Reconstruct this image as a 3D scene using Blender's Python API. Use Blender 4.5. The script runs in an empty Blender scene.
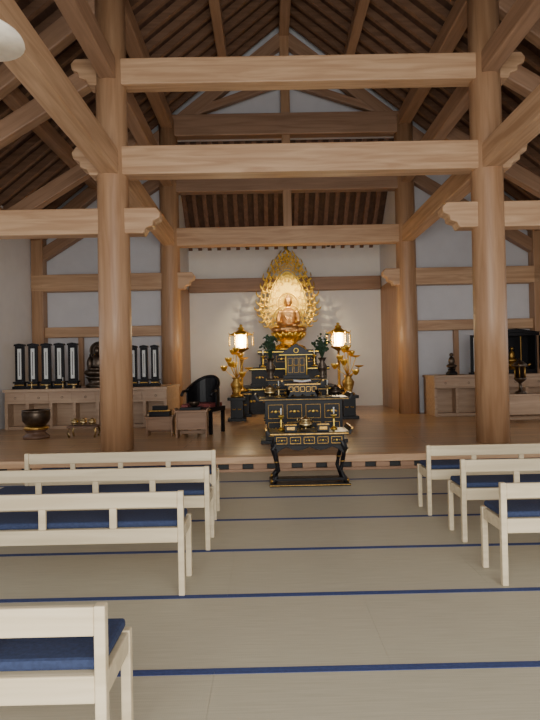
import bpy, bmesh, math, random
from mathutils import Vector, Matrix
random.seed(5)
R = math.radians
scene = bpy.context.scene

# ---------------------------------------------------------------- materials
def newmat(name):
    m = bpy.data.materials.new(name); m.use_nodes = True
    nt = m.node_tree
    return m, nt, nt.nodes["Principled BSDF"]

def plain(name, col, rough=.5, metal=0.0, emis=None, es=0, var=.12, scale=12, bump=0.0, coat=0, spec=None):
    m, nt, b = newmat(name)
    b.inputs["Roughness"].default_value = rough
    b.inputs["Metallic"].default_value = metal
    if spec is not None: b.inputs["Specular IOR Level"].default_value = spec
    if coat: b.inputs["Coat Weight"].default_value = coat
    tc = nt.nodes.new("ShaderNodeTexCoord")
    n = nt.nodes.new("ShaderNodeTexNoise"); n.inputs["Scale"].default_value = scale
    n.inputs["Detail"].default_value = 4
    nt.links.new(tc.outputs["Object"], n.inputs["Vector"])
    r = nt.nodes.new("ShaderNodeValToRGB")
    r.color_ramp.elements[0].position = .3; r.color_ramp.elements[1].position = .7
    r.color_ramp.elements[0].color = tuple(c*(1-var) for c in col)+(1,)
    r.color_ramp.elements[1].color = tuple(min(1, c*(1+var)) for c in col)+(1,)
    nt.links.new(n.outputs["Fac"], r.inputs["Fac"])
    nt.links.new(r.outputs["Color"], b.inputs["Base Color"])
    if bump:
        bp = nt.nodes.new("ShaderNodeBump"); bp.inputs["Strength"].default_value = bump
        bp.inputs["Distance"].default_value = .01
        nt.links.new(n.outputs["Fac"], bp.inputs["Height"])
        nt.links.new(bp.outputs["Normal"], b.inputs["Normal"])
    if emis:
        b.inputs["Emission Color"].default_value = emis+(1,)
        b.inputs["Emission Strength"].default_value = es
    return m

def wood(name, c1, c2, axis=0, rough=.5, dens=7.0, planks=None):
    m, nt, b = newmat(name)
    b.inputs["Roughness"].default_value = rough
    tc = nt.nodes.new("ShaderNodeTexCoord")
    oi = nt.nodes.new("ShaderNodeObjectInfo")
    add = nt.nodes.new("ShaderNodeVectorMath"); add.operation = 'ADD'
    mul = nt.nodes.new("ShaderNodeMath"); mul.operation = 'MULTIPLY'; mul.inputs[1].default_value = 37
    nt.links.new(oi.outputs["Random"], mul.inputs[0])
    nt.links.new(tc.outputs["Object"], add.inputs[0]); nt.links.new(mul.outputs[0], add.inputs[1])
    mp = nt.nodes.new("ShaderNodeMapping")
    sc = [dens]*3; sc[axis] = dens*.07
    mp.inputs["Scale"].default_value = sc
    nt.links.new(add.outputs[0], mp.inputs["Vector"])
    n = nt.nodes.new("ShaderNodeTexNoise"); n.inputs["Scale"].default_value = 1.6
    n.inputs["Detail"].default_value = 6; n.inputs["Distortion"].default_value = .8
    nt.links.new(mp.outputs["Vector"], n.inputs["Vector"])
    r = nt.nodes.new("ShaderNodeValToRGB")
    r.color_ramp.elements[0].position = .33; r.color_ramp.elements[1].position = .68
    r.color_ramp.elements[0].color = c1+(1,); r.color_ramp.elements[1].color = c2+(1,)
    nt.links.new(n.outputs["Fac"], r.inputs["Fac"])
    out = r.outputs["Color"]
    if planks:
        br = nt.nodes.new("ShaderNodeTexBrick")
        br.inputs["Scale"].default_value = 1
        br.inputs["Brick Width"].default_value = planks[1]
        br.inputs["Row Height"].default_value = planks[0]
        br.inputs["Mortar Size"].default_value = .006
        br.inputs["Color1"].default_value = (1, 1, 1, 1); br.inputs["Color2"].default_value = (.8, .8, .8, 1)
        br.inputs["Mortar"].default_value = (.25, .2, .15, 1)
        mp2 = nt.nodes.new("ShaderNodeMapping")
        if axis == 1: mp2.inputs["Rotation"].default_value = (0, 0, R(90))
        nt.links.new(tc.outputs["Object"], mp2.inputs["Vector"])
        nt.links.new(mp2.outputs["Vector"], br.inputs["Vector"])
        mx = nt.nodes.new("ShaderNodeMixRGB"); mx.blend_type = 'MULTIPLY'; mx.inputs[0].default_value = 1
        nt.links.new(out, mx.inputs[1]); nt.links.new(br.outputs["Color"], mx.inputs[2])
        out = mx.outputs[0]
    nt.links.new(out, b.inputs["Base Color"])
    bp = nt.nodes.new("ShaderNodeBump"); bp.inputs["Strength"].default_value = .15; bp.inputs["Distance"].default_value = .01
    nt.links.new(n.outputs["Fac"], bp.inputs["Height"]); nt.links.new(bp.outputs["Normal"], b.inputs["Normal"])
    return m

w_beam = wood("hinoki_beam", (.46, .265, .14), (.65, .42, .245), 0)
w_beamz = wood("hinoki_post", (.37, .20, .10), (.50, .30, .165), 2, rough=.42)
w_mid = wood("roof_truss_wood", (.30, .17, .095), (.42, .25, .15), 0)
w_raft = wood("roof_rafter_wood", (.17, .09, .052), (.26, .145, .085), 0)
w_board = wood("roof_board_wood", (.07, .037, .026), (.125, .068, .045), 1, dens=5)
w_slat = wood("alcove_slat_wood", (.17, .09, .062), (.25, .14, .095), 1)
w_floor = wood("platform_floor_wood", (.44, .26, .13), (.58, .37, .20), 0, rough=.28, planks=(.3, 4))
w_cab = wood("cabinet_wood", (.38, .25, .16), (.50, .35, .23), 0)
w_stand = wood("desk_brown_wood", (.22, .12, .065), (.32, .19, .11), 0)
w_bench = wood("bench_wood", (.60, .49, .31), (.74, .62, .42), 0, dens=9, rough=.5)
w_dark = wood("dark_wood", (.10, .05, .03), (.17, .09, .05), 0)
plaster = plain("white_plaster", (.70, .69, .70), .9, var=.03, scale=3, bump=.05)
plaster_c = plain("alcove_plaster", (.86, .83, .77), .9, var=.02, scale=3)
black = plain("black_lacquer", (.007, .006, .007), .36, var=.2, spec=.24)
gold = plain("gold_leaf", (1.0, .62, .11), .38, 1.0, var=.2, scale=30, bump=.3)
goldd = plain("aged_gold", (.46, .27, .07), .42, 1.0, var=.35, scale=40, bump=.4)
goldb = plain("statue_bronze_gold", (.58, .33, .14), .4, .9, var=.15, scale=20)
bronze = plain("dark_bronze", (.10, .075, .055), .35, .9, var=.3)
brass = plain("brass", (.55, .41, .20), .35, 1.0, var=.2)
blue = plain("blue_fabric", (.028, .042, .10), .9, var=.2, scale=60, bump=.2)
heri = plain("tatami_border_blue", (.04, .06, .17), .85, var=.15, scale=50)
leaf = plain("leaf_green", (.03, .07, .03), .5, var=.4, scale=20)
white = plain("white_paper", (.7, .7, .66), .8, var=.03)
red = plain("red_brocade", (.18, .035, .03), .7, var=.3, scale=30)
petal = plain("flower_white", (.8, .72, .7), .7)
ink = plain("black_ink", (.02, .02, .02), .6)
glow = plain("lantern_glass", (1, .85, .6), .5, emis=(1, .84, .58), es=24)
glass_lamp = plain("lampshade_white", (.80, .72, .60), .5, emis=(1, .8, .55), es=.15)

# tatami weave
tatami, nt, b = newmat("tatami_straw")
b.inputs["Roughness"].default_value = .6
tc = nt.nodes.new("ShaderNodeTexCoord")
mp = nt.nodes.new("ShaderNodeMapping"); mp.inputs["Scale"].default_value = (1.2, 30, 1)
nt.links.new(tc.outputs["Object"], mp.inputs["Vector"])
n1 = nt.nodes.new("ShaderNodeTexNoise"); n1.inputs["Scale"].default_value = 3; n1.inputs["Detail"].default_value = 5
nt.links.new(mp.outputs["Vector"], n1.inputs["Vector"])
r = nt.nodes.new("ShaderNodeValToRGB")
r.color_ramp.elements[0].color = (.45, .405, .295, 1); r.color_ramp.elements[1].color = (.53, .48, .36, 1)
r.color_ramp.elements[0].position = .3; r.color_ramp.elements[1].position = .7
nt.links.new(n1.outputs["Fac"], r.inputs["Fac"]); nt.links.new(r.outputs["Color"], b.inputs["Base Color"])
wv = nt.nodes.new("ShaderNodeTexWave"); wv.bands_direction = 'X'; wv.inputs["Scale"].default_value = 30
nt.links.new(tc.outputs["Object"], wv.inputs["Vector"])
bp = nt.nodes.new("ShaderNodeBump"); bp.inputs["Strength"].default_value = .1; bp.inputs["Distance"].default_value = .003
nt.links.new(wv.outputs["Fac"], bp.inputs["Height"]); nt.links.new(bp.outputs["Normal"], b.inputs["Normal"])

# ---------------------------------------------------------------- mesh builder
class M:
    def __init__(s):
        s.bm = bmesh.new(); s.mats = []
    def mi(s, mat):
        if mat not in s.mats: s.mats.append(mat)
        return s.mats.index(mat)
    def fin(s, verts, mat, smooth=False):
        i = s.mi(mat)
        for v in verts:
            for f in v.link_faces:
                f.material_index = i; f.smooth = smooth
    def box(s, c, size, mat, rot=None):
        m = Matrix.Translation(c) @ (rot.to_4x4() if rot else Matrix()) @ Matrix.Diagonal((*size, 1))
        g = bmesh.ops.create_cube(s.bm, size=1, matrix=m); s.fin(g['verts'], mat)
    def bb(s, x0, x1, y0, y1, z0, z1, mat):
        s.box(((x0+x1)/2, (y0+y1)/2, (z0+z1)/2), (abs(x1-x0), abs(y1-y0), abs(z1-z0)), mat)
    def cyl(s, c, r1, r2, h, mat, seg=20, rot=None):
        m = Matrix.Translation(c) @ (rot.to_4x4() if rot else Matrix())
        g = bmesh.ops.create_cone(s.bm, cap_ends=True, segments=seg, radius1=r1, radius2=r2, depth=h, matrix=m)
        s.fin(g['verts'], mat, True)
        for v in g['verts']:
            for f in v.link_faces:
                if len(f.verts) > 4: f.smooth = False
    def sph(s, c, rad, mat, rot=None, seg=16, rings=10):
        if not hasattr(rad, '__len__'): rad = (rad,)*3
        m = Matrix.Translation(c) @ (rot.to_4x4() if rot else Matrix()) @ Matrix.Diagonal((*rad, 1))
        g = bmesh.ops.create_uvsphere(s.bm, u_segments=seg, v_segments=rings, radius=1, matrix=m)
        s.fin(g['verts'], mat, True)
    def lathe(s, c, prof, mat, seg=24, sy=1.0):
        c = Vector(c); rings = []; al = []
        for (r_, z) in prof:
            ring = [s.bm.verts.new(c+Vector((r_*math.cos(2*math.pi*k/seg), sy*r_*math.sin(2*math.pi*k/seg), z))) for k in range(seg)]
            rings.append(ring); al += ring
        for a, b_ in zip(rings, rings[1:]):
            for k in range(seg):
                s.bm.faces.new((a[k], a[(k+1) % seg], b_[(k+1) % seg], b_[k]))
        if prof[0][0] > 1e-4: s.bm.faces.new(rings[0][::-1])
        if prof[-1][0] > 1e-4: s.bm.faces.new(rings[-1])
        s.fin(al, mat, True)
    def tube(s, pts, rad, mat, seg=8):
        pts = [Vector(p) for p in pts]; n = len(pts)
        if not hasattr(rad, '__len__'): rad = [rad]*n
        rings = []; al = []; up = Vector((0.13, .07, 1)).normalized()
        for i, p in enumerate(pts):
            t = (pts[min(i+1, n-1)]-pts[max(i-1, 0)]).normalized()
            a = t.cross(up)
            if a.length < .05: a = t.cross(Vector((1, 0, 0)))
            a.normalize(); b_ = t.cross(a)
            ring = [s.bm.verts.new(p+rad[i]*(a*math.cos(2*math.pi*k/seg)+b_*math.sin(2*math.pi*k/seg))) for k in range(seg)]
            rings.append(ring); al += ring
        for a, b_ in zip(rings, rings[1:]):
            for k in range(seg):
                s.bm.faces.new((a[k], a[(k+1) % seg], b_[(k+1) % seg], b_[k]))
        s.bm.faces.new(rings[0][::-1]); s.bm.faces.new(rings[-1])
        s.fin(al, mat, True)
    def torus(s, c, R_, r_, mat, rot=None, seg=24, cs=8):
        rot = rot.to_3x3() if rot else Matrix.Identity(3); c = Vector(c); al = []; rings = []
        for i in range(seg):
            a = 2*math.pi*i/seg; ring = []
            for k in range(cs):
                t = 2*math.pi*k/cs
                v = Vector(((R_+r_*math.cos(t))*math.cos(a), (R_+r_*math.cos(t))*math.sin(a), r_*math.sin(t)))
                ring.append(s.bm.verts.new(c+rot @ v))
            rings.append(ring); al += ring
        for i in range(seg):
            a, b_ = rings[i], rings[(i+1) % seg]
            for k in range(cs):
                s.bm.faces.new((a[k], b_[k], b_[(k+1) % cs], a[(k+1) % cs]))
        s.fin(al, mat, True)
    def prism(s, pts, y0, y1, mat, axis='Y'):
        """outline in XZ extruded in Y (or outline in YZ extruded in X)"""
        if axis == 'Y':
            a = [s.bm.verts.new((x, y0, z)) for x, z in pts]; b_ = [s.bm.verts.new((x, y1, z)) for x, z in pts]
        else:
            a = [s.bm.verts.new((y0, x, z)) for x, z in pts]; b_ = [s.bm.verts.new((y1, x, z)) for x, z in pts]
        n = len(pts)
        s.bm.faces.new(a); s.bm.faces.new(b_[::-1])
        for k in range(n): s.bm.faces.new((a[k], b_[k], b_[(k+1) % n], a[(k+1) % n]))
        s.fin(a+b_, mat)
    def obj(s, name, loc=(0, 0, 0), rotz=0, bevel=0, parent=None, mw=None):
        bmesh.ops.recalc_face_normals(s.bm, faces=s.bm.faces[:])
        me = bpy.data.meshes.new(name); s.bm.to_mesh(me); s.bm.free()
        for m in s.mats: me.materials.append(m)
        o = bpy.data.objects.new(name, me); scene.collection.objects.link(o)
        o.location = loc; o.rotation_euler = (0, 0, rotz)
        if mw: o.matrix_world = mw
        if parent: o.parent = parent
        if bevel:
            bv = o.modifiers.new("bevel", 'BEVEL'); bv.width = bevel; bv.segments = 2; bv.limit_method = 'ANGLE'
            bv.angle_limit = R(50)
        return o

def beam(name, p0, p1, w, h, mat=w_beam, nose0=False, nose1=False, bevel=.02, parent=None):
    p0, p1 = Vector(p0), Vector(p1); L = (p1-p0).length
    def ns(sgn, l):
        q = [(l-.42, h/2), (l-.07, h/2), (l, h*.3), (l-.02, h*.08), (l-.12, -h*.02), (l-.13, -h*.22), (l-.24, -h*.3), (l-.28, -h/2)]
        return [(sgn*x, z) for x, z in q]
    right = ns(1, L/2) if nose1 else [(L/2, h/2), (L/2, -h/2)]
    left = ns(-1, L/2) if nose0 else [(-L/2, h/2), (-L/2, -h/2)]
    pts = right + left[::-1]
    m = M(); m.prism(pts, -w/2, w/2, mat)
    d = (p1-p0).normalized(); up = Vector((0, 0, 1)); y = up.cross(d).normalized(); z = d.cross(y)
    mw = Matrix((d, y, z)).transposed().to_4x4(); mw.translation = (p0+p1)/2
    return m.obj(name, bevel=bevel, mw=mw, parent=parent)

# ---------------------------------------------------------------- dimensions
PX, PYF, PYB, PH = 3.1, 9.0, 14.3, .22
RIDGE, SL = 10.8, .8
WX = 6.7
roof = lambda x: RIDGE-SL*abs(x)

# ---------------------------------------------------------------- floor
m = M()
edges = [2.8+.91*k for k in range(-6, 6)]+[8.05]
for i in range(len(edges)-1):
    y0, y1 = edges[i], edges[i+1]
    off = 0 if i % 2 else .91
    x = -7.28+off-.91
    while x < 6.7:
        xa, xb = max(x, -6.7), min(x+1.82, 6.7)
        if xb-xa > .05:
            m.bb(xa+.0005, xb-.0005, y0+.001, y1-.001, -.05, 0, tatami)
            m.bb(xa+.0005, xb-.0005, y0+.001, y0+.026, 0, .0025, heri)
            m.bb(xa+.0005, xb-.0005, y1-.026, y1-.001, 0, .0025, heri)
        x += 1.82
m.bb(-6.8, 6.8, -2.8, 8.05, -.15, -.05, w_dark)
m.obj("floor")

m = M()
m.bb(-6.69, 6.69, 8.13, 17.2, .0, PH-.05, w_dark)
m.bb(-6.69, 6.69, 8.122, 17.2, PH-.05, PH, w_floor)
o = m.obj("sanctuary_platform")
m = M()
m.bb(-6.69, 6.69, 7.93, 8.12, PH-.09, PH+.012, w_beam)
m.bb(-6.69, 6.69, 7.99, 8.045, 0, .04, w_mid)
x = -6.5
while x < 6.6:
    m.bb(x-.1, x+.1, 7.995, 8.045, .04, PH-.09, w_mid)
    m.bb(x+.1, x+.26, 8.03, 8.046, .04, PH-.09, ink)
    x += .36
m.obj("platform_step_edge", bevel=.006)

# ---------------------------------------------------------------- posts
for (px, py) in [(-PX, PYF), (PX, PYF), (-PX, PYB), (PX, PYB)]:
    m = M(); rr = .262
    top = roof(px)-.3
    m.lathe((0, 0, 0), [(rr*1.0, PH+.002), (rr, 2.5), (rr*.97, 5), (rr*.93, top)], w_beamz, seg=40)
    m.obj("round_wooden_pillar", loc=(px, py, 0))
for sx in (-1, 1):
    for py in (4, 9, 14.3):
        m = M(); m.bb(-.15, .15, -.15, .15, 0 if py < 8 else PH+.002, 5.3, w_beamz)
        m.obj("square_wall_pillar", loc=(sx*(WX-.16), py, 0), bevel=.015)

# ---------------------------------------------------------------- beams
truss = bpy.data.objects.new("timber_roof_truss", None); scene.collection.objects.link(truss)
beam("crossbeam_upper", (-3.72, PYF, 6.40), (3.72, PYF, 6.40), .30, .43, nose0=True, nose1=True)
beam("crossbeam_lower", (-3.72, PYF, 4.94), (3.72, PYF, 4.94), .32, .47, nose0=True, nose1=True)
for s in (-1, 1):
    beam("aisle_tie_beam", (s*6.7, PYF, 3.96), (s*2.3, PYF, 3.96), .28, .42, nose1=True)
    beam("aisle_tie_beam", (s*6.7, PYB-.02, 3.80), (s*2.45, PYB-.02, 3.80), .26, .44, nose1=True)
    beam("arcade_beam", (s*PX, -2.5, 4.90), (s*PX, PYB, 4.90), .30, .40)
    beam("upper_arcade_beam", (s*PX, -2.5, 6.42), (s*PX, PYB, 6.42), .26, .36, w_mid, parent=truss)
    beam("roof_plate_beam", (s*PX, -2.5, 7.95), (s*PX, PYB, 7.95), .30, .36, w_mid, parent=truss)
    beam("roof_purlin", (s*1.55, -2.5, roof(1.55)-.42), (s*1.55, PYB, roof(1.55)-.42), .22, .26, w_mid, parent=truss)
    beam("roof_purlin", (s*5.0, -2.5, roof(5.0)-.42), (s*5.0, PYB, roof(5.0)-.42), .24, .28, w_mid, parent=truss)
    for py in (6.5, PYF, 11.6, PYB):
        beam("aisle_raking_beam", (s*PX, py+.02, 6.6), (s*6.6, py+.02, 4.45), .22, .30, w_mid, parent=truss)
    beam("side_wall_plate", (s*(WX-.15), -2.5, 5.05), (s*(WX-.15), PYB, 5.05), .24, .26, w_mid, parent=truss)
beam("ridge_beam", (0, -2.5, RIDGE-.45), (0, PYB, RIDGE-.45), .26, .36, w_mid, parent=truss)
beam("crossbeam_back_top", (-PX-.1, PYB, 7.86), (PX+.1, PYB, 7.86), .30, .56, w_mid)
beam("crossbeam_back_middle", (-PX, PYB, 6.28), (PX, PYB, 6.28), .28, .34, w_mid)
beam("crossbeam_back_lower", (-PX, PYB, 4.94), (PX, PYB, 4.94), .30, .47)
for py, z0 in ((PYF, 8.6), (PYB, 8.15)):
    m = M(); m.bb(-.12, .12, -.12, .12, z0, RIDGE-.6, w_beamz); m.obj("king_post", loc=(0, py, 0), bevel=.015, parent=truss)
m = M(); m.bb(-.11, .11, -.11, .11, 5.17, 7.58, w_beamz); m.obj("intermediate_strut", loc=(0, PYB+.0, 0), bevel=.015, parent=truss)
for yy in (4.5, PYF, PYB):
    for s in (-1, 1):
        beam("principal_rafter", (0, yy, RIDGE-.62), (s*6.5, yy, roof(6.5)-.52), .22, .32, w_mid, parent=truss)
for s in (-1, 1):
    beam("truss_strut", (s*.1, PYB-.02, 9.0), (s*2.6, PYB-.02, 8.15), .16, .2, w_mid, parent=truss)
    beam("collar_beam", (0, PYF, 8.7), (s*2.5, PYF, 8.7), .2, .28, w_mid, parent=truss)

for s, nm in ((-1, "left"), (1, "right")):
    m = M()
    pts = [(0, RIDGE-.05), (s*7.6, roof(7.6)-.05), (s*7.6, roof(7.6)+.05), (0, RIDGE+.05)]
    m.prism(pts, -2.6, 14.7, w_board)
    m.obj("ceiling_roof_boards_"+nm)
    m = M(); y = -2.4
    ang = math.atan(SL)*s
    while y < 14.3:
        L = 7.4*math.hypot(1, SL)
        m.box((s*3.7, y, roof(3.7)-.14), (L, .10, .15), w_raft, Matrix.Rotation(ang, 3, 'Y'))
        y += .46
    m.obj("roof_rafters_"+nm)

# ---------------------------------------------------------------- walls
m = M()
m.prism([(-3.1, 7.6), (3.1, 7.6), (3.1, roof(3.1)-.05), (0, RIDGE-.06), (-3.1, roof(3.1)-.05)], 14.48, 14.6, plaster)
for s in (-1, 1):
    m.prism([(s*3.1, 5.5), (s*6.7, 5.45), (s*6.7, roof(6.7)), (s*3.1, roof(3.1)-.05)], 14.48, 14.6, plaster)
m.obj("wall_back_gable")
for s, nm in ((-1, "left"), (1, "right")):
    m = M()
    m.bb(s*3.1, s*6.8, 14.48, 14.6, PH, 5.5, plaster)
    m.obj("wall_back_aisle_"+nm)
    m = M()
    X0, X1 = s*WX, s*(WX+.14)
    m.bb(X0, X1, -2.6, 14.6, 0, .9, plaster)
    m.bb(X0, X1, -2.6, 14.6, 2.9, 5.45, plaster)
    m.bb(X0, X1, 11.5, 14.6, .9, 2.9, plaster)
    m.bb(X0, X1, -2.6, 0, .9, 2.9, plaster)
    m.obj("wall_"+nm)
    for wi, wy in enumerate((1.9, 5.7, 9.6)):
        m = M()
        for k in range(9):
            m.bb(s*(WX+.03), s*(WX+.07), wy-1.85+k*.46-.015, wy-1.85+k*.46+.015, .9, 2.9, w_cab)
        for k in range(6):
            m.bb(s*(WX+.03), s*(WX+.07), wy-1.87, wy+1.87, .9+k*.4-.015, .9+k*.4+.015, w_cab)
        m.obj("window_%d" % (wi+1+(3 if s > 0 else 0)))
    beam("aisle_lintel", (s*3.3, 14.36, 2.52), (s*6.6, 14.36, 2.52), .2, .27)
    for xx in (4.4, 5.5):
        m = M(); m.bb(-.06, .06, -.06, .06, PH+.002, 2.384, w_beamz); m.obj("niche_post", loc=(s*xx, 14.4, 0), bevel=.008)
    m = M(); m.bb(s*3.02, s*3.14, 14.6, 17.2, PH, 3.95, w_beamz); m.bb(s*3.02, s*3.14, 14.6, 17.2, 3.95, 7.6, plaster)
    m.obj("wall_alcove_"+nm)
m = M(); m.bb(-3.15, 3.15, 17.2, 17.32, PH, 5.3, plaster_c); m.obj("wall_alcove_back")
beam("alcove_lintel", (-3.0, 17.08, 4.08), (3.0, 17.08, 4.08), .18, .42, w_mid)
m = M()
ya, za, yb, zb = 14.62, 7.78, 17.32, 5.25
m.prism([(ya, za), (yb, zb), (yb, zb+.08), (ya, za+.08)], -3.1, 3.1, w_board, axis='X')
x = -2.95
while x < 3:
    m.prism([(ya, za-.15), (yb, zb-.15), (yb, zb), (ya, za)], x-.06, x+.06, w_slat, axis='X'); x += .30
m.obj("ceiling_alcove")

# ---------------------------------------------------------------- benches
def bench(xend, y, s):
    """s=-1: bench runs toward -X from xend; backs face the entrance"""
    L, D, p = 1.93, .38, .042
    m = M()
    for t in (0, L-p):
        m.bb(s*t, s*(t+p), 0, p, 0, .71, w_bench)
        m.bb(s*t, s*(t+p), D-p, D, 0, .46, w_bench)
        m.bb(s*t+s*.005, s*(t+p)-s*.005, p, D-p, .37, .455, w_bench)
    m.bb(s*p, s*(L-p), .006, .036, .60, .705, w_bench)
    m.bb(s*p, s*(L-p), .006, .036, .36, .46, w_bench)
    m.bb(s*p, s*(L-p), D-.036, D-.006, .38, .46, w_bench)
    for k in (1, 2, 3):
        t = L*k/4
        m.bb(s*(t-.025), s*(t+.025), .008, .034, .46, .60, w_bench)
    m.bb(s*p, s*(L-p), .036, D-.036, .43, .455, w_bench)
    ob = m.obj("wooden_bench", loc=(xend, y, 0.003), bevel=.006)
    m = M(); m.bb(s*(p*.6), s*(L-p*.6), .045, D, .457, .50, blue)
    m.obj("seat_cushion", bevel=.015, parent=ob)
for y, xe in ((1.95, -1.205), (3.72, -1.20), (4.62, -1.12), (5.52, -1.15)): bench(xe, y, -1)
for y, xe in ((3.76, .985), (4.68, 1.04), (5.52, .99)): bench(xe, y, 1)

# ---------------------------------------------------------------- lacquer furniture helpers
def gold_frieze(m, x0, x1, y, z0, z1, n, frame=True):
    for k in range(n):
        a = x0+(x1-x0)*k/n; b_ = x0+(x1-x0)*(k+1)/n; g = (b_-a)*.1; t = min(.009, (z1-z0)*.09)
        if frame:
            m.bb(a+g, b_-g, y-.006, y, z0, z0+t, goldd); m.bb(a+g, b_-g, y-.006, y, z1-t, z1, goldd)
            m.bb(a+g, a+g+t, y-.006, y, z0, z1, goldd); m.bb(b_-g-t, b_-g, y-.006, y, z0, z1, goldd)
        w_ = b_-a; cx, cz = (a+b_)/2, (z0+z1)/2; hz = z1-z0
        m.sph((cx, y-.006, cz), (min(w_*.09, hz*.18), .012, min(w_*.09, hz*.18)), gold, seg=8, rings=6)
        for q in (-1, 1):
            m.sph((cx+q*w_*.2, y-.004, cz), (w_*.1, .008, hz*.08), goldd, Matrix.Rotation(q*.5, 3, 'Y'), seg=8, rings=6)

def lacquer_table(name, loc, w, d, h, low=True):
    m = M(); hw, hd = w/2, d/2
    m.bb(-hw, hw, -hd, hd, h-.04, h, black)
    for s in (-1, 1):
        m.prism([(s*(hw-.02), h-.04), (s*(hw+.03), h-.03), (s*(hw+.06), h+.05), (s*(hw+.04), h+.055), (s*(hw+.01), h+.005), (s*(hw-.03), h)], -hd, hd, black)
        m.bb(s*(hw+.035), s*(hw+.062), -hd-.004, hd, h+.03, h+.058, goldd)
    m.bb(-hw, hw, -hd-.006, -hd, h-.03, h-.012, goldd)
    m.bb(-hw+.05, hw-.05, -hd+.03, hd-.03, h-.17, h-.04, black)
    gold_frieze(m, -hw+.06, hw-.06, -hd+.03, h-.15, h-.06, 5)
    n = 12; pts = [(-hw+.06, h-.17)]
    for k in range(n+1):
        t = -hw+.06+(w-.12)*k/n
        pts.append((t, h-.19-.045*abs(math.cos(k/n*math.pi*3))-(.05 if k in (0, n) else 0)))
    pts.append((hw-.06, h-.17)); m.prism(pts[::-1], -hd+.03, -hd+.05, black)
    for sx in (-1, 1):
        for sy in (-1, 1):
            X, Y = sx*(hw-.08), sy*(hd-.06)
            m.tube([(X, Y, h-.12), (X+sx*.035, Y, h-.22), (X+sx*.01, Y, h*.5), (X-sx*.02, Y, h*.28), (X+sx*.01, Y, .12), (X+sx*.05, Y, .045)],
                   [.045, .048, .03, .026, .03, .042], black)
            m.sph((X+sx*.055, Y, .06), .035, goldd, seg=10, rings=8)
            m.torus((X+sx*.005, Y, h*.45), .03, .008, goldd, seg=12, cs=6)
    if low:
        m.bb(-hw-.02, hw+.02, -hd, hd, 0, .035, black)
        m.bb(-hw+.06, hw-.06, -hd+.02, -hd+.06, .07, .1, black)
        m.bb(-hw-.02, hw+.02, -hd-.005, -hd, .012, .022, goldd)
    return m.obj(name, loc=loc, bevel=.003)

def candlestick(name, loc, h, mat=gold, candle=True):
    m = M()
    m.lathe((0, 0, 0), [(.16*h, 0), (.16*h, .03*h), (.1*h, .07*h), (.035*h, .14*h), (.05*h, .2*h), (.03*h, .26*h), (.055*h, .36*h), (.03*h, .44*h), (.04*h, .52*h),
                        (.13*h, .6*h), (.14*h, .63*h), (.03*h, .63*h), (.025*h, .68*h)], mat, seg=18)
    if candle: m.cyl((0, 0, .82*h), .025*h, .035*h, .3*h, white, seg=12)
    return m.obj(name, loc=loc)

def incense_burner(name, loc, s, mat=brass):
    m = M()
    m.lathe((0, 0, 0), [(.3*s, .18*s), (.42*s, .25*s), (.48*s, .42*s), (.42*s, .55*s), (.34*s, .6*s), (.44*s, .68*s), (.46*s, .7*s), (.38*s, .7*s), (.3*s, .6*s)], mat)
    for k in range(3):
        a = k*2.094+.5
        m.tube([(.3*s*math.cos(a), .3*s*math.sin(a), .25*s), (.42*s*math.cos(a), .42*s*math.sin(a), .12*s), (.36*s*math.cos(a), .36*s*math.sin(a), 0.06*s)], [.08*s, .07*s, .05*s], mat)
    for q in (-1, 1):
        m.tube([(q*.42*s, 0, .55*s), (q*.58*s, 0, .7*s), (q*.55*s, 0, .9*s)], .04*s, mat)
    m.lathe((0, 0, .7*s), [(.38*s, 0), (.3*s, .12*s), (.1*s, .2*s), (.06*s, .28*s), (0, .34*s)], mat)
    return m.obj(name, loc=loc)

def flower_vase(name, loc, h, flowers=True, leafmat=leaf, vmat=goldd):
    m = M()
    m.lathe((0, 0, 0), [(.09*h, 0), (.1*h, .02*h), (.05*h, .08*h), (.1*h, .2*h), (.11*h, .26*h), (.05*h, .36*h), (.1*h, .45*h), (.07*h, .44*h)], vmat, seg=18)
    for k in range(46):
        a = random.uniform(0, 6.28); e = random.uniform(.1, 1.0)*random.random()**.3; l = random.uniform(.3, .58)*h
        tip = Vector((math.cos(a)*l*.42*e, math.sin(a)*l*.42*e, .42*h+l*(1-.3*e)))
        m.tube([(0, 0, .42*h), tip*.5+Vector((0, 0, .22*h)), tip], [.006, .006, .003], leafmat, seg=5)
        for j in range(3):
            q = tip+Vector((random.uniform(-.05, .05), random.uniform(-.05, .05), random.uniform(-.1, .03)))*h
            m.sph(q, (.045*h, .012*h, .024*h), leafmat, Matrix.Rotation(random.uniform(0, 6), 3, 'Z') @ Matrix.Rotation(random.uniform(-1, 1), 3, 'Y'), seg=7, rings=5)
        if flowers and k % 7 == 0: m.sph(tip, .03*h, petal, seg=8, rings=6)
    return m.obj(name, loc=loc)

# ---------------------------------------------------------------- front offering table + contents
lacquer_table("lacquer_offering_table", (-.09, 7.20, .003), 1.0, .50, .69)
incense_burner("incense_burner", (-.12, 7.16, .695), .19)
candlestick("candlestick", (-.44, 7.23, .695), .30)
candlestick("candlestick", (.26, 7.23, .695), .30)
for xx in (-.32, .1):
    m = M(); m.bb(-.075, .075, -.05, .05, 0, .08, black); m.bb(-.078, .078, -.054, .054, .08, .09, goldd); m.bb(-.05, .05, -.053, -.05, .02, .06, goldd)
    m.obj("black_offering_box", loc=(xx, 7.08, .695), bevel=.003)

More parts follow.
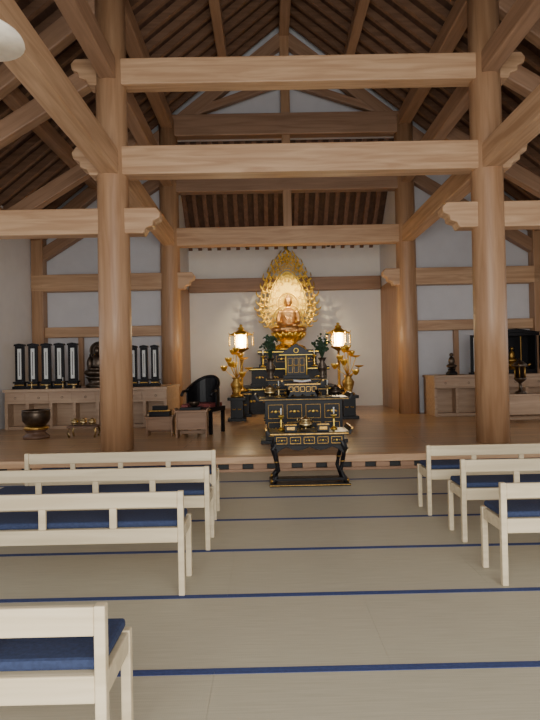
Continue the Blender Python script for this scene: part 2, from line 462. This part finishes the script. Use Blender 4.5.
m = M()
m.bb(-.74, .74, -.3, .3, 0, .06, black); m.bb(-.66, .66, -.26, .26, .06, .72, black)
m.bb(-.76, .76, -.32, .32, .72, .77, black); m.bb(-.76, .76, -.326, -.32, .74, .75, goldd)
for r_ in range(2):
    gold_frieze(m, -.64, .64, -.26, .12+r_*.3, .36+r_*.3, 4)
for s in (-1, 1):
    m.prism([(s*.74, .72), (s*.80, .74), (s*.84, .84), (s*.81, .84), (s*.77, .77)], -.32, .32, black)
m.obj("lacquer_sutra_chest", loc=(0, 9.55, PH+.002), bevel=.003)
TZ = PH+.775
lacquer_table("small_lacquer_desk", (0.0, 9.65, TZ), .62, .34, .24, low=False)
incense_burner("incense_burner", (-.57, 9.5, TZ), .22)
incense_burner("incense_burner", (.57, 9.5, TZ), .2, bronze)
for xx in (-1, 1): candlestick("candlestick", (xx*.42, 9.40, TZ), .3, brass)
m = M()
for s in (-1, 1):
    m.box((s*.075, 0, .03), (.15, .2, .03), white, Matrix.Rotation(-s*.12, 3, 'Y')); m.box((s*.077, 0, .013), (.16, .21, .008), red, Matrix.Rotation(-s*.12, 3, 'Y'))
m.obj("open_sutra_book", loc=(0, 9.65, TZ+.245))

def tiered(name, loc, tiers):
    m = M(); z = 0
    for (w, d, h, fr) in tiers:
        m.bb(-w/2, w/2, -d/2, d/2, z, z+h*.78, black)
        gold_frieze(m, -w/2+.03, w/2-.03, -d/2, z+h*.15, z+h*.66, max(3, int(w/.28)), fr)
        m.bb(-w/2-.05, w/2+.05, -d/2-.05, d/2+.05, z+h*.78, z+h, black)
        m.bb(-w/2-.05, w/2+.05, -d/2-.056, -d/2-.05, z+h*.87, z+h*.92, goldd)
        z += h
    return m.obj(name, loc=loc, bevel=.004)
tiered("lacquer_tiered_stand", (-.02, 11.2, PH+.002), [(1.25, .8, .3, False), (1.15, .7, .3, False), (1.1, .6, .27, True), (1.15, .5, .18, False)])
TT = PH+1.054
m = M()
m.bb(-.26, .26, -.18, .18, 0, .07, black); m.bb(-.2, .2, -.13, .15, .07, .5, black)
gold_frieze(m, -.18, .18, -.13, .12, .42, 3)
for s in (-1, 1): m.cyl((s*.21, -.16, .29), .014, .014, .44, gold, seg=10)
m.prism([(-.34, .5), (-.28, .53), (-.12, .64), (0, .71), (.12, .64), (.28, .53), (.34, .5), (.34, .47), (-.34, .47)], -.2, .2, black)
m.torus((0, -.205, .57), .045, .01, gold, Matrix.Rotation(R(90), 3, 'X'), seg=14, cs=6)
m.bb(-.34, .34, -.206, -.2, .477, .489, gold)
m.obj("miniature_lacquer_shrine", loc=(-.02, 11.2, TT), bevel=.003)
flower_vase("flower_vase", (-.54, 10.98, TT+.002), .92, True, leaf, bronze)
flower_vase("flower_vase", (.50, 10.98, TT+.002), .92, True, leaf, bronze)

# ---------------------------------------------------------------- main altar
m = M()
def tier(x, y0, y1, z0, z1, n, fr):
    m.bb(-x, x, y0, y1, z0, z1-.1, black)
    m.bb(-x-.07, x+.07, y0-.07, y1, z1-.1, z1, black)
    m.bb(-x-.07, x+.07, y0-.078, y0-.07, z1-.065, z1-.04, gold)
    m.bb(-x-.04, x+.04, y0-.03, y1, z0, z0+.08, black)
    gold_frieze(m, -x+.02, x-.02, y0, z0+.14, z1-.16, n, fr)
tier(1.30, 14.9, 17.0, PH+.002, .95, 6, False)
tier(1.05, 15.2, 17.0, .95, 1.5, 5, False)
tier(.80, 15.5, 17.0, 1.5, 1.98, 4, True)
m.obj("lacquer_altar_platform", bevel=.005)

def petals(m, c, r_, z, n, size, tilt, mat):
    for k in range(n):
        a = 2*math.pi*k/n
        rot = Matrix.Rotation(a, 3, 'Z') @ Matrix.Rotation(R(tilt), 3, 'Y')
        m.sph((c[0]+r_*math.cos(a), c[1]+r_*math.sin(a), z), (size*.28, size*.55, size), mat, rot, seg=8, rings=6)

by = 16.15
BX = .05
stat = bpy.data.objects.new("golden_buddha_statue", None); scene.collection.objects.link(stat)
stat.location = (BX, by, 1.985)
m = M()
m.lathe((0, 0, 0), [(.52, 0), (.52, .05), (.45, .08), (.42, .14), (.3, .17), (.22, .22), (.26, .26), (.3, .29), (.42, .34), (.5, .46), (.48, .5)], gold, seg=32, sy=.85)
petals(m, (0, 0), .40, .37, 16, .13, 48, gold); petals(m, (0, 0), .46, .43, 16, .12, 30, gold)
petals(m, (0, 0), .40, .11, 14, .1, 110, goldd)
m.obj("lotus_pedestal", parent=stat)
m = M()
g = goldb
m.sph((0, .02, .13), (.42, .30, .13), g); m.sph((-.33, -.08, .11), (.19, .19, .11), g); m.sph((.33, -.08, .11), (.19, .19, .11), g)
m.tube([(-.36, -.1, .11), (-.2, -.24, .13), (.06, -.28, .14), (.22, -.22, .14)], [.10, .10, .085, .05], g, 12)
m.tube([(.36, -.1, .10), (.2, -.22, .09), (-.06, -.27, .08), (-.2, -.24, .08)], [.10, .09, .08, .05], g, 12)
m.lathe((0, 0.02, 0), [(.22, .12), (.20, .28), (.21, .42), (.25, .56), (.245, .64), (.17, .71), (.085, .755), (.07, .79), (.07, .86)], g, sy=.66)
for s in (-1, 1):
    m.sph((s*.235, .02, .62), (.08, .085, .085), g)
    m.tube([(s*.25, .02, .62), (s*.30, .0, .45), (s*.29, -.05, .31), (s*.18, -.19, .25), (s*.05, -.24, .24)], [.075, .075, .07, .052, .035], g, 12)
    m.sph((s*.108, .02, .925), (.017, .03, .065), g)
m.sph((0, -.24, .23), (.095, .06, .032), g)
m.sph((0, 0, .94), (.108, .118, .142), g)
m.sph((0, .02, 1.02), (.112, .115, .08), g); m.sph((0, .03, 1.10), (.06, .06, .055), g)
m.tube([(0, -.11, .97), (0, -.135, .925), (0, -.118, .912)], [.010, .018, .010], g, 8)
m.tube([(-.035, -.11, .875), (0, -.122, .87), (.035, -.11, .875)], [.008, .012, .008], g, 8)
for s in (-1, 1):
    m.sph((s*.042, -.106, .955), (.026, .012, .009), g)
    m.tube([(s*.015, -.112, .978), (s*.045, -.112, .99), (s*.075, -.09, .978)], .007, g, 6)
for k in range(3):
    m.tube([(-.2+.03*k, -.04-.02*k, .62-.02*k), (-.08+.02*k, -.14, .48-.06*k), (.1, -.14, .37-.05*k)], .012, g, 6)
bd = m.obj("seated_figure", loc=(0, -.08, .49), parent=stat)
rm = bd.modifiers.new("remesh", 'REMESH'); rm.mode = 'VOXEL'; rm.voxel_size = .011; rm.use_smooth_shade = True
# halo: pointed openwork flame mandorla
m = M()
ctr = (0, 1.45)
def outline(t):
    a = -math.pi/2+2*math.pi*t; sa = math.sin(a)
    if sa > 0:
        return .86*math.cos(a)*(1-.28*sa**2), 1.36+1.60*sa**1.15
    return .86*math.cos(a)*(1-.38*sa**2), 1.36+1.06*sa
RX90 = Matrix.Rotation(R(90), 3, 'X')
pts = []
for k in range(64):
    x, z = outline(k/64); pts.append((x*.64, ctr[1]+(z-ctr[1])*.64))
m.prism(pts, .40, .43, gold)
for layer, (f0, hh, n) in enumerate(((.97, .17, 38), (.86, .11, 34))):
    for k in range(n):
        t = (k+.5*layer)/n
        x, z = outline(t)
        dx, dz = x-ctr[0], z-ctr[1]; x, z = dx*f0, ctr[1]+dz*f0
        l = math.hypot(dx, dz); dx /= l; dz /= l
        if dz < -.8: continue
        sg = 1 if x >= 0 else -1
        h = hh+.06*(k % 2)
        ux, uz = -dz*sg, dx*sg
        m.tube([(x-dx*.05, .39, z-dz*.05), (x+dx*h*.4-ux*.03, .38, z+dz*h*.4-uz*.03), (x+dx*h*.7+ux*.03, .38, z+dz*h*.7+uz*.03), (x+dx*h*.8+ux*.08, .38, z+dz*h*.8+uz*.08+.05)],
               [.030, .034, .022, .004], gold, 7)
m.tube([(0, .39, 2.88), (.04, .38, 3.0), (-.02, .38, 3.10), (.01, .38, 3.22)], [.05, .05, .03, .004], gold, 8)
for ring, (f, rr, n) in enumerate(((.90, .058, 36), (.75, .062, 30), (.60, .055, 24), (.46, .05, 18))):
    for k in range(n):
        x, z = outline((k+.5*ring)/n)
        p = (x*f, .385, ctr[1]+(z-ctr[1])*f)
        m.torus(p, rr*.75, .014, gold, RX90, seg=12, cs=6); m.sph(p, rr*.3, gold, seg=8, rings=6)
for f in (.98, .83, .68, .53):
    P = []
    for k in range(73):
        x, z = outline(k/72); P.append((x*f, .39, ctr[1]+(z-ctr[1])*f))
    m.tube(P, .018, gold, 6)
m.torus((0, .37, 1.43), .32, .022, gold, RX90, seg=40); m.torus((0, .37, 1.43), .25, .014, gold, RX90, seg=36)
for k in range(24):
    a = k*math.pi/12
    m.tube([(.07*math.cos(a), .375, 1.43+.07*math.sin(a)), (.31*math.cos(a), .375, 1.43+.31*math.sin(a))], .008, gold, 5)
m.torus((0, .37, .95), .46, .02, gold, RX90, seg=40)
for k in range(7):
    t = .25+.5*k/6
    x, z = outline(t); x *= .78; z = ctr[1]+(z-ctr[1])*.80
    m.sph((x, .35, z), (.05, .04, .035), gold, seg=10, rings=8); m.sph((x, .35, z+.05), (.026, .03, .04), gold, seg=8, rings=6); m.sph((x, .35, z+.105), .022, gold, seg=8, rings=6)
m.obj("flame_halo", parent=stat)

# gilded lanterns on stands
def gilt_lantern(loc):
    m = M()
    m.lathe((0, 0, 0), [(.17, 0), (.17, .04), (.08, .09), (.035, .14), (.035, .8), (.06, .84), (.03, .9), (.03, 1.02), (.13, 1.08), (.2, 1.12), (.2, 1.15)], goldd, seg=6)
    m.cyl((0, 0, 1.32), .135, .135, .32, glow, seg=6)
    for k in range(6):
        a = k*math.pi/3
        m.cyl((.16*math.cos(a), .16*math.sin(a), 1.32), .012, .012, .36, gold, seg=6)
        m.tube([(.18*math.cos(a), .18*math.sin(a), 1.5), (.3*math.cos(a), .3*math.sin(a), 1.49), (.33*math.cos(a), .33*math.sin(a), 1.56)], [.02, .02, .01], gold, 6)
        for zz in (1.24, 1.3, 1.36, 1.42):
            m.sph((.31*math.cos(a), .31*math.sin(a), zz), (.026, .026, .028), gold, seg=6, rings=5)
        m.tube([(.31*math.cos(a), .31*math.sin(a), 1.5), (.31*math.cos(a), .31*math.sin(a), 1.18)], .006, gold, 5)
        b_ = a+math.pi/6
        for zz in (1.2, 1.44):
            m.torus((.145*math.cos(b_), .145*math.sin(b_), zz), .026, .006, gold, Matrix.Rotation(b_, 3, 'Z') @ Matrix.Rotation(R(90), 3, 'Y'), seg=8, cs=5)
    m.lathe((0, 0, 1.48), [(.3, 0), (.28, .04), (.14, .10), (.07, .15), (.09, .19), (.03, .23), (.05, .26), (0, .30)], gold, seg=6)
    return m.obj("gilded_lantern", loc=loc)
def lotus_bouquet(loc, h=1.15):
    m = M()
    m.lathe((0, 0, 0), [(.16, 0), (.16, .04), (.09, .08), (.14, .25), (.15, .32), (.08, .42), (.12, .48), (.07, .47)], goldd, seg=20)
    for k in range(11):
        a = k*2.4; rr = .07+.026*k
        if k == 0: rr = 0
        hh = h-.055*k+.05*math.sin(k*3)
        q = Vector((rr*1.1*math.cos(a), rr*.7*math.sin(a), hh))
        m.tube([(0, 0, .45), (q.x*.6, q.y*.6, (hh+.45)/2), q], .009, gold, 6)
        if k % 3 == 2:
            m.lathe(q, [(.002, 0), (.07, .015), (.12, .05), (.125, .055), (.07, .03), (.002, .01)], gold, seg=14)
        else:
            m.sph(q, (.045, .045, .055), gold, seg=10, rings=8)
            petals(m, (q.x, q.y), .05, q.z, 7, .08, 28, gold)
    return m.obj("gilded_lotus_bouquet", loc=loc)
for s in (-1, 1):
    gilt_lantern((s*1.28, 14.35, PH+.655))
    m = M(); m.bb(-.24, .24, -.24, .24, 0, .08, black); m.bb(-.18, .18, -.18, .18, .08, .56, black); m.bb(-.25, .25, -.25, .25, .56, .65, black)
    gold_frieze(m, -.16, .16, -.18, .14, .5, 2, False); m.bb(-.25, .25, -.256, -.25, .59, .61, goldd)
    m.obj("lacquer_pedestal", loc=(s*1.28, 14.35, PH+.002), bevel=.004)
    m = M(); m.bb(-.22, .22, -.22, .22, 0, .07, black); m.bb(-.15, .15, -.15, .15, .07, .5, black); m.bb(-.22, .22, -.22, .22, .5, .57, black)
    gold_frieze(m, -.13, .13, -.15, .12, .45, 2, False)
    m.obj("lacquer_pedestal", loc=(s*1.36, 13.3, PH+.002), bevel=.004)
    lotus_bouquet((s*1.36, 13.3, PH+.574))
    candlestick("tall_candlestick", (s*.72, 15.30, 1.502), .5, gold)
    l = bpy.data.lights.new("lantern_bulb", 'POINT'); l.energy = 48; l.color = (1, .76, .44); l.shadow_soft_size = .1
    lo = bpy.data.objects.new("lantern_bulb", l); scene.collection.objects.link(lo); lo.location = (s*1.28, 14.0, 2.2)

# ---------------------------------------------------------------- left aisle furniture
def cabinet(name, x0, x1, y0, y1, h, n):
    m = M()
    m.bb(x0, x1, y0-.06, y1, h-.06, h, w_cab)
    m.bb(x0+.02, x1-.02, y0, y1-.02, h-.32, h-.06, w_cab)
    m.bb(x0+.02, x1-.02, y0+.28, y1-.02, 0, h-.32, w_cab)
    m.bb(x0+.02, x1-.02, y0+.02, y0+.3, 0, .07, w_cab)
    W = (x1-x0)/n
    for k in range(n+1):
        X = x0+W*k; X = min(max(X, x0+.05), x1-.05)
        m.bb(X-.035, X+.035, y0, y0+.3, .0, h-.3, w_cab)
    for k in range(n):
        m.bb(x0+W*k+.05, x0+W*(k+1)-.05, y0-.012, y0, h-.28, h-.1, w_cab)
        m.torus((x0+W*(k+.5), y0-.02, h-.19), .022, .005, bronze, RX90, seg=10, cs=5)
    return m.obj(name, loc=(0, 0, PH+.002), bevel=.006)
cabinet("altar_cabinet", -6.5, -2.85, 12.2, 14.0, .90, 7)
CZ = PH+.904
def tablet(loc, h, w):
    m = M()
    m.bb(-w*.6, w*.6, -.1, .1, 0, .06, black); m.bb(-w*.45, w*.45, -.07, .07, .06, .13, black); m.bb(-w*.55, w*.55, -.09, .09, .13, .17, black)
    m.bb(-w*.46, w*.46, -.072, -.07, .08, .1, goldd)
    m.bb(-w*.42, w*.42, -.03, .03, .17, h-.06, black)
    m.bb(-w*.18, w*.18, -.036, -.03, .22, h-.12, white)
    m.bb(-w*.03, w*.03, -.038, -.036, .30, h-.2, ink)
    m.prism([(-w*.5, h-.06), (-w*.45, h-.02), (0, h), (w*.45, h-.02), (w*.5, h-.06)], -.06, .06, black)
    return m.obj("memorial_tablet", loc=loc, bevel=.003)
for k in range(5):
    tablet((-6.26+k*.302, 12.5, CZ), 1.04, .24)
for k in range(3):
    tablet((-3.72+k*.25, 12.7, CZ), .96, .20)
m = M()
m.lathe((0, 0, 0), [(.28, 0), (.28, .06), (.2, .1), (.24, .2), (.3, .24)], bronze, sy=.8)
m.sph((0, -.02, .34), (.31, .24, .12), bronze); m.sph((0, .02, .55), (.17, .13, .24), bronze)
m.sph((-.17, -.02, .55), (.07, .08, .17), bronze); m.sph((.17, -.02, .55), (.07, .08, .17), bronze)
m.tube([(-.2, -.02, .45), (-.1, -.2, .42), (.1, -.2, .42), (.2, -.02, .45)], .05, bronze)
m.sph((0, 0, .85), (.085, .09, .11), bronze); m.sph((0, 0, .95), .045, bronze)
m.torus((0, .1, .85), .2, .02, bronze, RX90); m.sph((0, .13, .85), (.19, .015, .19), bronze)
m.prism([(-.27, .1), (-.27, .7), (-.2, .95), (0, 1.06), (.2, .95), (.27, .7), (.27, .1)], .2, .23, black)
m.obj("dark_bronze_statue", loc=(-4.55, 12.7, CZ))
for x in (-5.9, -5.2, -3.75):
    candlestick("candlestick", (x, 12.26, CZ), .26, brass)
for x in (-5.55, -4.95, -4.25):
    m = M(); m.lathe((0, 0, 0), [(.05, 0), (.025, .025), (.025, .06), (.07, .1), (.065, .1), (.02, .07)], brass, seg=16)
    m.obj("offering_cup", loc=(x, 12.24, CZ))

m = M()
m.lathe((0, 0, 0), [(.24, 0), (.25, .04), (.2, .08), (.16, .12), (.2, .15), (.22, .17)], w_dark)
m.lathe((0, 0, .15), [(.05, 0), (.2, .01), (.24, .05), (.2, .09), (.05, .09)], goldd)
m.lathe((0, 0, .22), [(.06, 0), (.18, .03), (.25, .12), (.265, .26), (.255, .31), (.27, .33), (.245, .33), (.235, .15), (.05, .04)], bronze, seg=32)
m.obj("large_singing_bowl", loc=(-5.15, 10.7, PH+.002))
m = M()
m.bb(-.28, .28, -.16, .16, .2, .23, w_dark)
for a in (-1, 1):
    for b_ in (-1, 1):
        m.tube([(a*.24, b_*.12, .21), (a*.27, b_*.14, .1), (a*.24, b_*.12, 0.01)], [.025, .02, .022], brass)
m.obj("low_ritual_table", loc=(-4.22, 10.7, PH+.004))
for xx in (-.17, .0, .17):
    incense_burner("brass_ritual_vessel", (-4.22+xx, 10.68, PH+.236), .15)
def desk(name, loc, w, d, h, mt=w_cab):
    m = M()
    m.bb(-w/2, w/2, -d/2, d/2, h-.04, h, mt)
    for s in (-1, 1):
        m.bb(s*(w/2-.05), s*(w/2-.02), -d/2+.03, d/2-.03, 0, h-.04, mt)
        m.prism([(s*(w/2-.01), h-.01), (s*(w/2+.02), h+.03), (s*(w/2), h+.04), (s*(w/2-.03), h)], -d/2, d/2, mt)
    m.bb(-w/2+.04, w/2-.04, -d/2+.05, -d/2+.07, h*.3, h-.04, mt)
    m.bb(-w/2+.04, w/2-.04, d/2-.07, d/2-.05, .05, .12, mt)
    return m.obj(name, loc=loc, bevel=.006)
desk("low_sutra_desk", (-2.05, 10.35, PH+.002), .62, .36, .52, w_stand)
m = M(); m.bb(-.2, .2, -.12, .12, 0, .05, black); m.lathe((.06, 0, .05), [(.04, 0), (.09, .04), (.1, .1), (.09, .1), (.03, .02)], bronze)
m.bb(-.17, -.05, -.08, .08, .05, .1, red)
m.obj("lacquer_sutra_tray", loc=(-2.07, 10.35, PH+.524), bevel=.004)
desk("low_sutra_desk", (-2.72, 10.7, PH+.002), .55, .35, .38, w_stand)
m = M(); m.bb(-.2, .2, -.12, .12, 0, .1, black); m.bb(-.21, .21, -.13, .13, .1, .12, goldd); m.bb(-.14, .14, -.08, .08, .12, .2, black)
m.obj("black_sutra_box", loc=(-2.72, 10.7, PH+.384), bevel=.004)
def chair(name, loc, rz):
    m = M()
    for s in (-1, 1):
        for q in (-1, 1):
            m.bb(s*.29-.03, s*.29+.03, q*.24-.03, q*.24+.03, 0, .52, black)
    m.bb(-.33, .33, -.28, .28, .44, .53, black); m.bb(-.33, .33, -.285, -.28, .48, .50, goldd)
    m.bb(-.29, .29, -.25, .22, .53, .60, red)
    m.bb(-.3, .3, -.24, -.2, .12, .16, black)
    P, n = [], 18
    for k in range(n+1):
        a = math.pi*k/n; P.append((.34*math.cos(a), -.1+.38*math.sin(a)))
    for k in range(n):
        (xa, ya_), (xb, yb_) = P[k], P[k+1]; mx_, my_ = (xa+xb)/2, (ya_+yb_)/2
        a = math.atan2(yb_-ya_, xb-xa); hgt = .32+.28*math.sin(math.pi*(k+.5)/n)
        m.box((mx_, my_, .53+hgt/2), (math.hypot(xb-xa, yb_-ya_)+.01, .03, hgt), black, Matrix.Rotation(a, 3, 'Z'))
    m.tube([(x, y, .53+.32+.28*math.sin(math.pi*k/n)) for k, (x, y) in enumerate(P)], .032, black)
    for s in (-1, 1): m.tube([(s*.34, -.1, .85), (s*.35, -.22, .84), (s*.34, -.3, .76)], .03, black)
    m.obj(name, loc=loc, rotz=rz)
chair("priest_lacquer_chair", (-1.90, 11.05, PH+.002), R(-25))

# ---------------------------------------------------------------- right aisle furniture
cabinet("altar_cabinet", 3.45, 6.3, 13.3, 14.25, 1.0, 5)
RZc = PH+1.004
m = M(); m.bb(-.14, .14, -.02, .02, .0, .98, black); m.bb(-.07, .07, -.026, -.02, .06, .92, white); m.bb(-.17, .17, -.08, .08, -.0, .05, black)
m.obj("framed_vertical_plaque", loc=(4.62, 13.6, RZc), bevel=.003)
m = M()
m.lathe((0, 0, 0), [(.14, 0), (.14, .05), (.08, .1), (.1, .16)], black)
m.sph((0, 0, .22), (.13, .1, .06), bronze); m.sph((0, 0, .34), (.08, .06, .12), bronze); m.sph((0, 0, .5), .05, bronze)
m.obj("small_dark_statue", loc=(4.0, 13.6, RZc))
m = M()
m.bb(-.55, .55, .3, .34, 0, 1.0, black); m.bb(-.55, .55, -.1, .34, 0, .1, black); m.bb(-.6, .6, -.14, .36, .95, 1.03, black)
for s in (-1, 1):
    m.bb(s*.55, s*.51, -.1, .34, .1, .95, black)
    m.bb(s*.62, s*.60, -.14-.3, -.1, .1, .95, black)
    m.bb(s*.25, s*.23, .1, .12, .1, .95, goldd)
m.prism([(-.66, 1.03), (-.4, 1.07), (0, 1.13), (.4, 1.07), (.66, 1.03)], -.18, .36, black)
m.lathe((0, .1, .1), [(.16, 0), (.12, .05), (.08, .08), (.13, .15), (.11, .18)], goldd, seg=16)
m.sph((0, .1, .33), (.14, .1, .07), goldd); m.sph((0, .1, .46), (.08, .06, .12), goldd); m.sph((0, .1, .63), .05, goldd)
m.obj("black_household_shrine", loc=(5.65, 13.8, RZc), bevel=.003)
m = M()
m.lathe((0, 0, 0), [(.12, 0), (.12, .03), (.04, .07), (.03, .22), (.1, .28), (.13, .32), (.12, .34)], bronze, seg=12)
m.lathe((0, 0, .34), [(.09, 0), (.09, .22), (.2, .25), (.11, .32), (.03, .37), (.02, .42)], bronze, seg=6)
for k in range(6):
    a = k*math.pi/3; m.tube([(.11*math.cos(a), .11*math.sin(a), .34), (.11*math.cos(a), .11*math.sin(a), .57)], .012, goldd, 5)
    m.tube([(.18*math.cos(a), .18*math.sin(a), .59), (.23*math.cos(a), .23*math.sin(a), .63)], .013, goldd, 5)
m.obj("bronze_lantern", loc=(4.78, 11.6, PH+.624))
desk("low_sutra_desk", (4.75, 11.6, PH+.002), 1.1, .4, .62)

m = M()
m.lathe((0, 0, 0), [(.30, 0), (.29, .03), (.22, .08), (.1, .12), (.04, .15), (.03, .22)], glass_lamp, seg=28)
m.cyl((0, 0, 2.25), .008, .008, 4.1, ink, seg=8)
m.obj("pendant_lamp", loc=(-2.67, 4.0, 4.0))

for s in (-1, 1):
    m = M(); m.cyl((0, 0, 0), .05, .065, .16, black, seg=14, rot=Matrix.Rotation(R(35), 3, 'X'))
    m.bb(-.012, .012, -.012, .012, .05, .16, black)
    m.obj("added_spot_fixture", loc=(s*1.1, 14.62, 4.80))  # invented housing for the added spot, hidden behind the back crossbeam
    l = bpy.data.lights.new("added_altar_spot", 'SPOT'); l.energy = 620; l.color = (1, .78, .42); l.spot_size = R(42); l.spot_blend = .9; l.shadow_soft_size = .12  # added warm light to brighten the gilded statue and halo
    lo = bpy.data.objects.new("added_altar_spot", l); scene.collection.objects.link(lo); lo.location = (s*1.1, 14.68, 4.66)
    tgt = Vector((0, 16.3, 3.5)); lo.rotation_euler = (tgt-lo.location).to_track_quat('-Z', 'Y').to_euler()

# ---------------------------------------------------------------- light
w = bpy.data.worlds.new("sky"); scene.world = w; w.use_nodes = True
bg = w.node_tree.nodes["Background"]
bg.inputs["Color"].default_value = (.88, .93, 1, 1); bg.inputs["Strength"].default_value = 1.4
l = bpy.data.lights.new("entrance_daylight", 'AREA'); l.shape = 'RECTANGLE'; l.size = 6; l.size_y = 3.6; l.energy = 480; l.color = (1, .97, .91)
lo = bpy.data.objects.new("entrance_daylight", l); scene.collection.objects.link(lo); lo.location = (0, -2.6, 2.0); lo.rotation_euler = (R(90), 0, 0)

# ---------------------------------------------------------------- camera
cam = bpy.data.cameras.new("camera"); co = bpy.data.objects.new("camera", cam); scene.collection.objects.link(co)
cam.sensor_fit = 'VERTICAL'; cam.sensor_height = 36; cam.lens = 27.25; cam.clip_end = 200
Mx = Matrix.Rotation(-.0055, 4, 'Z') @ Matrix.Rotation(math.pi/2+.0092, 4, 'X') @ Matrix.Rotation(-.02, 4, 'Z')
Mx.translation = (-.61, 0, 1.56)
co.matrix_world = Mx
scene.camera = co
